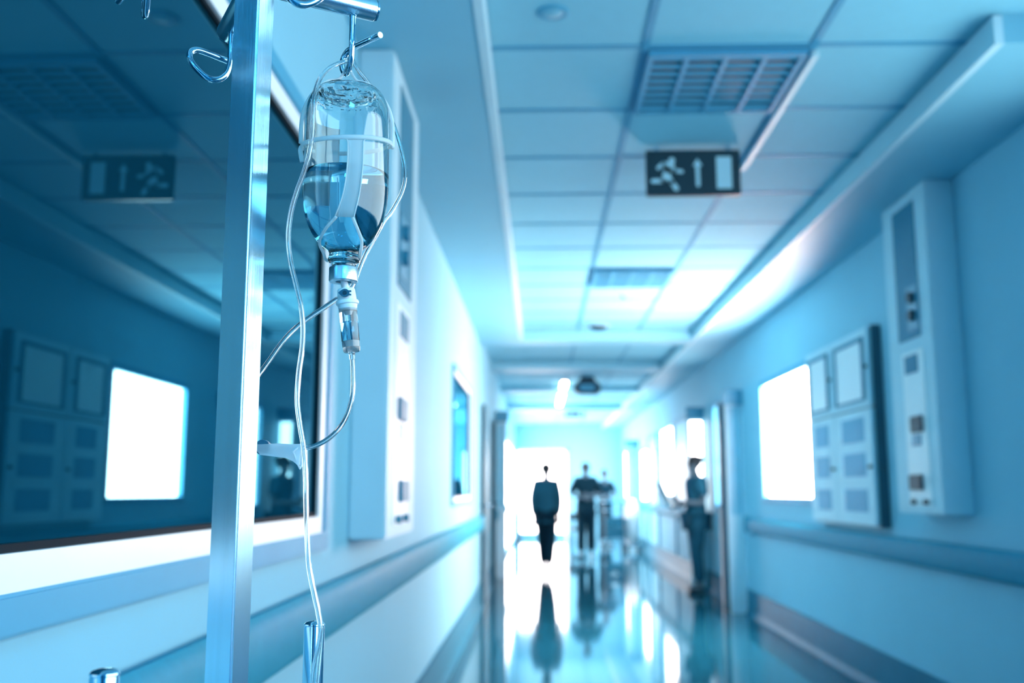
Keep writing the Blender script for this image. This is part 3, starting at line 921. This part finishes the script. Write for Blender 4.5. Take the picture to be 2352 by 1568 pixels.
# ------------------------------------------------------------------ the plastic bottle hanger
ZR = 1.4895; RR_ = .0413
hang = thing('bottle_hanger', 'milky plastic cage hanger holding the glass bottle on the hook', 'bottle hanger', (BX, BY, ZR))
bm = new_bm()
circ = [(BX + RR_*math.cos(a), BY + RR_*math.sin(a), ZR - .004 + .002*math.cos(a) + .007*math.sin(a)) for a in (2*PI*k/72 for k in range(73))]
add_tube(bm, circ, .0014, 10, cap=False, flat=(1.5, .8), updir=(0, 0, 1))
obj('ring', bm, MILK, hang, smooth=True)
def surf(ang, z, off=.0011):
    """point on the outside of the bottle"""
    for (r0, z0), (r1, z1) in zip(po[:-1], po[1:]):
        if min(z0, z1) <= z <= max(z0, z1) and abs(z1-z0) > 1e-7:
            r = r0 + (r1-r0)*(z-z0)/(z1-z0); break
    else: r = .0391
    return Vector((BX + (r+off)*math.cos(ang), BY + (r+off)*math.sin(ang), z))
# front strap
def strap(phi, zs):
    bm = new_bm(); rows = []
    for j, (z, hw, sh) in enumerate(zs):
        row = []
        for k in range(9):
            a = phi + sh + (-1 + 2*k/8)*hw/ max(.012, (surf(phi, z)-Vector((BX, BY, z))).length)
            off = .0014 if k in (0, 8) else .0009
            row.append(surf(a, z, off+.0002))
        rows.append([bm.verts.new(p) for p in row])
    for a, b in zip(rows[:-1], rows[1:]):
        for k in range(8): bm.faces.new([a[k], a[k+1], b[k+1], b[k]])
    bmesh.ops.solidify(bm, geom=list(bm.faces), thickness=-.0008)
    return bm
PH = math.radians(-90 + 10 + 12)
zs = [(1.4800, .0092, 0), (1.4785, .0082, 0), (1.4765, .0074, 0), (1.474, .0070, .01), (1.470, .0069, .01), (1.46, .0068, .01), (1.45, .0068, .0), (1.44, .0068, -.02), (1.43, .0070, -.05), (1.422, .0072, -.09), (1.415, .0076, -.14), (1.408, .0082, -.20)]
obj('strap', strap(PH, zs), MILK, hang, smooth=True)
# rim cords along the strap edges
for s in (-1, 1):
    bm = new_bm()
    pts = []
    for z, hw, sh in zs:
        a = PH + sh + s*hw/(surf(PH, z)-Vector((BX, BY, z))).length
        pts.append(surf(a, z, .0016))
    add_tube(bm, spline(pts, 4), .0006, 8)
    obj('strap_rim', bm, MILK, hang, smooth=True)
# neck loop: two cords from the strap foot around the bottle neck
zf, hwf, shf = zs[-1]
rf = (surf(PH, zf)-Vector((BX, BY, zf))).length
for s in (-1, 1):
    bm = new_bm()
    a = PH + shf + s*hwf/rf*.85
    p0 = surf(a, zf, .0016)
    spread = 1.0 if s < 0 else .55
    pts = [p0, surf(a + s*.35*spread, 1.3985, .003), surf(a + s*.85*spread, 1.390, .0045), surf(a + s*1.3*spread, 1.3825, .0050),
           Vector((BX + .0165*math.cos(PH + s*2.1), BY + .0165*math.sin(PH + s*2.1), 1.3775)), Vector((BX + .0160*math.cos(PH + s*3.0), BY + .0160*math.sin(PH + s*3.0), 1.3790))]
    add_tube(bm, spline(pts, 8), .0014, 10)
    obj('neck_cord', bm, MILK, hang, smooth=True)
# bail: two bands rising from the ring and meeting over the hook
HK = welds[0][0] + welds[0][2]*.0135 + welds[0][1]*.001 + Vector((0, 0, -.0450))
view = (Vector((BX, BY, 0)) - Vector((0, 0, 0))).normalized()
sidev = Vector((view.y, -view.x, 0))
def bp(s, up, back=0.0): return Vector((BX, BY, 0)) + sidev*s + view*back + Vector((0, 0, up))
for s in (-1, 1):
    bm = new_bm()
    pts = [bp(s*.0418, ZR-.004), bp(s*.0420, ZR+.010), bp(s*.0412, ZR+.022), bp(s*.0375, ZR+.036), bp(s*.0300, ZR+.0495), bp(s*.0190, ZR+.0600), bp(s*.0080, ZR+.0655, .004)]
    pts = [p.lerp(p + (HK-Vector((BX, BY, HK.z))), max(0, (p.z-ZR-.03)/.04)) for p in pts] + [HK + Vector((0, 0, .0017))]
    sp = spline(pts, 7)
    rad = [.0026 - .0010*min(1, i/len(sp)*1.2) for i in range(len(sp))]
    add_tube(bm, sp, rad, 10, flat=(.8, 1.0), updir=sidev)
    obj('bail', bm, MILK, hang, smooth=True)
# little side tab under the ring
bm = new_bm()
add_tube(bm, spline([surf(math.radians(192), 1.4825, .002), surf(math.radians(196), 1.478, .0028), surf(math.radians(198), 1.472, .0022), surf(math.radians(198), 1.466, .001)], 5), .0014, 10, flat=(.6, 1.6))
obj('side_tab', bm, MILK, hang, smooth=True)

# ------------------------------------------------------------------ infusion set
iset = thing('infusion_set', 'clear drip chamber, roller clamp and looping tubes hanging below the glass bottle', 'infusion set', (BX, BY, 1.29))
cyT = Vector((BX, BY, 1.3570))
A0, A1 = at(795, 664, BY), at(808, 808, BY)
ax = (A1-A0).normalized()
def lathe_on(prof, name, m, parent, seg=36, close=False, off=A0, smooth='auto'):
    bm = new_bm(); add_lathe(bm, prof, 0, 0, seg, close=close)
    q = Vector((0, 0, 1)).rotation_difference(ax)
    bmesh.ops.transform(bm, matrix=Matrix.Translation(off) @ q.to_matrix().to_4x4(), verts=bm.verts)
    return obj(name, bm, m, parent, smooth=smooth)
Lc = (A1-A0).length
bm = new_bm(); add_tube(bm, [Vector((BX, BY, 1.3590)), A0 + ax*.002], [.0030, .0036], 20)
obj('spike', bm, WPLA, iset, smooth='auto')
cap = lathe_on([(0, 0), (.0075, 0), (.0080, .001), (.0086, .0105), (.0100, .0110), (.0105, .0125), (.0100, .0142), (.0088, .0146), (.0082, .019), (.0070, .0205), (0, .0205)], 'chamber_cap', WPLA, iset)
ch = lathe_on([(.0083, .0150), (.0083, Lc*.55), (.0080, Lc-.006), (.0074, Lc-.0008), (.0068, Lc), (0, Lc), (0, Lc-.0012), (.0058, Lc-.0012), (.0068, Lc-.004), (.0072, Lc*.55), (.0073, .0150)], 'drip_chamber', PVC, iset, close=False, smooth='auto')
lathe_on([(0, Lc*.53), (.00735, Lc*.53), (.0070, Lc-.010), (0, Lc-.010)], 'chamber_liquid', LIQ, ch)
lathe_on([(0, Lc-.0098), (.0069, Lc-.0098), (.0064, Lc-.0045), (0, Lc-.0045)], 'chamber_filter', WPLA, ch)
lathe_on([(0, .0206), (.0022, .0206), (.0014, .0245), (0, .0245)], 'drip_nozzle', WPLA, cap)
lathe_on([(0, Lc+.0002), (.0030, Lc+.0002), (.0026, Lc+.007), (0, Lc+.007)], 'outlet', PVC, iset)
# blue vent cap with tab
vc = at(793, 673, BY-.0098)
bm = new_bm()
pts = []
for k in range(20):
    a = 2*PI*k/20; pts.append(Vector((vc.x + .0040*math.cos(a), vc.y, vc.z + .0036*math.sin(a))))
add_prism(bm, pts, (0, -.0022, 0))
add_prism(bm, [vc + Vector((-.0062, -.0001, 0)), vc + Vector((-.0030, -.0001, .0028)), vc + Vector((-.0030, -.0001, -.0028))], (0, -.0018, 0))
add_box(bm, vc.x+.0032, vc.x+.0056, vc.y-.002, vc.y, vc.z+.0010, vc.z+.0022); add_box(bm, vc.x+.0032, vc.x+.0056, vc.y-.002, vc.y, vc.z-.0022, vc.z-.0010)
o = obj('vent_cap', bm, WHEEL, iset)
bm = new_bm(); add_prism(bm, [Vector((vc.x + .0018*math.cos(2*PI*k/16), vc.y-.0023, vc.z + .0018*math.sin(2*PI*k/16))) for k in range(16)], (0, -.0008, 0))
obj('vent_button', bm, DARK, o)

def pipe(name, pts, ro=.0022, ri=.0013, parent=iset, n=10):
    sp = spline(pts, n)
    bm = new_bm()
    a = add_tube(bm, sp, ro, 16, cap=False); b = add_tube(bm, sp, ri, 16, cap=False, flip=True)
    for ra, rb in ((a[0], b[0]), (a[-1], b[-1])):
        for k in range(16):
            bm.faces.new([ra[k], ra[(k+1) % 16], rb[(k+1) % 16], rb[k]])
    return obj(name, bm, PVC, parent, smooth='auto')
# delivery tube: chamber -> roller clamp -> behind the pole and down
T1 = [at(809, 815, BY), at(811, 850, BY), at(811, 890, BY), at(806, 925, BY+.001), at(794, 960, BY+.002), at(775, 988, BY+.003), at(750, 1010, BY+.004), at(722, 1024, BY+.004), at(700, 1028, BY+.004),
      at(660, 1030, BY+.004), at(620, 1030, BY+.004), at(585, 1029, BY+.004), at(555, 1040, BY+.008), at(535, 1100, BY+.012), at(525, 1200, BY+.012), at(520, 1350, BY+.012), at(515, 1500, BY+.012), at(510, 1640, BY+.012)]
pipe('delivery_tube', T1, .00215, .0012)
# vent tube: from chamber cap leftwards behind the pole
T2 = [at(784, 684, BY), at(772, 688, BY-.001), at(745, 706, BY-.001), at(712, 728, BY), at(680, 752, BY), at(650, 783, BY), at(622, 822, BY+.002), at(597, 856, BY+.004), at(575, 885, BY+.008), at(548, 910, BY+.012), at(535, 960, BY+.016), at(530, 1060, BY+.018), at(520, 1300, BY+.02)]
pipe('vent_tube', T2, .0023, .0014)
# long tube looped over the hook and hanging down on the left
Yt = BY-.050
T3 = [HK + Vector((.004, .0, .0075)), at(775, 147, BY-.012), at(752, 160, BY-.028), at(733, 185, BY-.042), at(722, 225, Yt), at(718, 290, Yt), at(713, 340, Yt), at(700, 390, Yt), at(682, 440, Yt), at(668, 490, Yt), at(662, 545, Yt), at(667, 600, Yt), at(680, 655, Yt),
      at(691, 700, Yt), at(696, 750, Yt), at(694, 800, Yt), at(686, 860, Yt), at(683, 920, Yt), at(689, 975, Yt), at(698, 1030, Yt), at(702, 1090, Yt), at(703, 1150, Yt), at(705, 1220, Yt), at(710, 1300, Yt), at(721, 1360, Yt), at(731, 1405, Yt), at(736, 1440, Yt), at(734, 1475, Yt), at(729, 1520, Yt), at(724, 1580, Yt), at(720, 1660, Yt)]
pipe('long_tube', T3, .00215, .00125)
# the other end of the loop on the right, tucking behind the bottle
T4 = [HK + Vector((.004, .0, .0075)), at(820, 158, BY+.006), at(845, 190, BY+.02), at(872, 225, BY+.034), at(892, 262, BY+.04), at(905, 290, BY+.04), at(918, 330, BY+.04), at(929, 375, BY+.04), at(931, 410, BY+.038), at(922, 445, BY+.034), at(900, 485, BY+.028), at(882, 508, BY+.024),
      at(862, 545, BY+.022), at(842, 580, BY+.020), at(829, 610, BY+.018), at(818, 640, BY+.012), at(806, 662, BY+.006), at(801, 668, BY+.004)]
pipe('return_tube', T4, .0020, .0012)
T5 = [at(738, 1442, Yt-.004), at(731, 1480, Yt-.004), at(719, 1540, Yt-.004), at(714, 1600, Yt-.004), at(712, 1660, Yt-.004)]
pipe('second_tube', T5, .0017, .0010)

# roller clamp
cl = at(640, 1036, BY+.004)
C0 = at(586, 1030, BY+.004); C1 = at(694, 1038, BY+.004)
dx = (C1-C0).normalized(); dz = Vector((-dx.z, 0, dx.x)).normalized()
if dz.z < 0: dz = -dz
dyv = Vector((0, -1, 0))
def cp(t, v, dpt): return C0 + dx*t*(C1-C0).length + dz*v + dyv*dpt
bm = new_bm()
for s in (-1, 1):      # two side cheeks flaring to the right
    d0 = s*.0052
    poly = [cp(0, .0004, d0*.8), cp(.03, .0035, d0*.8), cp(.5, .0060, d0), cp(.80, .0062, d0), cp(1.0, .0072, d0*1.1), cp(1.0, -.0128, d0*1.1), cp(.86, -.0088, d0), cp(.72, -.0062, d0), cp(.45, -.0058, d0), cp(.15, -.0052, d0*.9), cp(.08, -.0022, d0*.8), cp(0, -.0010, d0*.8)]
    add_prism(bm, poly, dyv*s*-.0012)
body = cp
lo = [cp(.14, -.0052, -.0052), cp(.45, -.0058, -.0054), cp(.72, -.0062, -.0054), cp(.72, -.0062, .0054), cp(.45, -.0058, .0054), cp(.14, -.0052, .0052)]
add_prism(bm, lo, dz*.0012)
clamp = obj('roller_clamp', bm, MILK2, iset)
bm = new_bm()         # flared end frame
fr = [cp(.985, .0080, .0), cp(.93, .0040, .0045), cp(.86, -.0004, .0085), cp(.92, -.0080, .0045), cp(.99, -.0145, .0), cp(1.04, -.006, -.0060), cp(1.05, .0010, -.0080), cp(1.02, .0060, -.0040), cp(.985, .0080, .0)]
add_tube(bm, fr, .0010, 8, cap=False)
obj('clamp_mouth', bm, MILK2, clamp, smooth='auto')
bm = new_bm()         # knurled roller wheel
wc = cp(.17, .0016, 0); seg = 56; rr = .0069
ringA, ringB = [], []
for k in range(seg):
    a = 2*PI*k/seg; r = rr if k % 2 == 0 else rr-.00045
    off = dx*math.cos(a)*r + dz*math.sin(a)*r
    ringA.append(bm.verts.new(wc + off + dyv*.0036)); ringB.append(bm.verts.new(wc + off - dyv*.0036))
for k in range(seg): bm.faces.new([ringA[k], ringA[(k+1) % seg], ringB[(k+1) % seg], ringB[k]])
bm.faces.new(ringA); bm.faces.new(list(reversed(ringB)))
obj('clamp_wheel', bm, WHEEL, clamp)

# ------------------------------------------------------------------ world, camera, view
W = bpy.data.worlds.new('w'); S.world = W; W.use_nodes = True
W.node_tree.nodes['Background'].inputs['Color'].default_value = (.05, .4, .8, 1)
W.node_tree.nodes['Background'].inputs['Strength'].default_value = .3

cd = bpy.data.cameras.new('camera'); cam = bpy.data.objects.new('camera', cd); COL.objects.link(cam)
cd.sensor_width = 36.0; cd.sensor_fit = 'HORIZONTAL'; cd.lens = 36.0*F/2352
cd.clip_start = .02; cd.clip_end = 200
M = Matrix((RT, UP, -FW)).transposed().to_4x4(); M.translation = CAM
cam.matrix_world = M
cd.dof.use_dof = True; cd.dof.focus_distance = .905; cd.dof.aperture_fstop = 4.6
S.camera = cam
S.view_settings.view_transform = 'Standard'; S.view_settings.look = 'None'
S.view_settings.gamma = 1; S.view_settings.use_curve_mapping = False
S.view_settings.exposure = 0.0
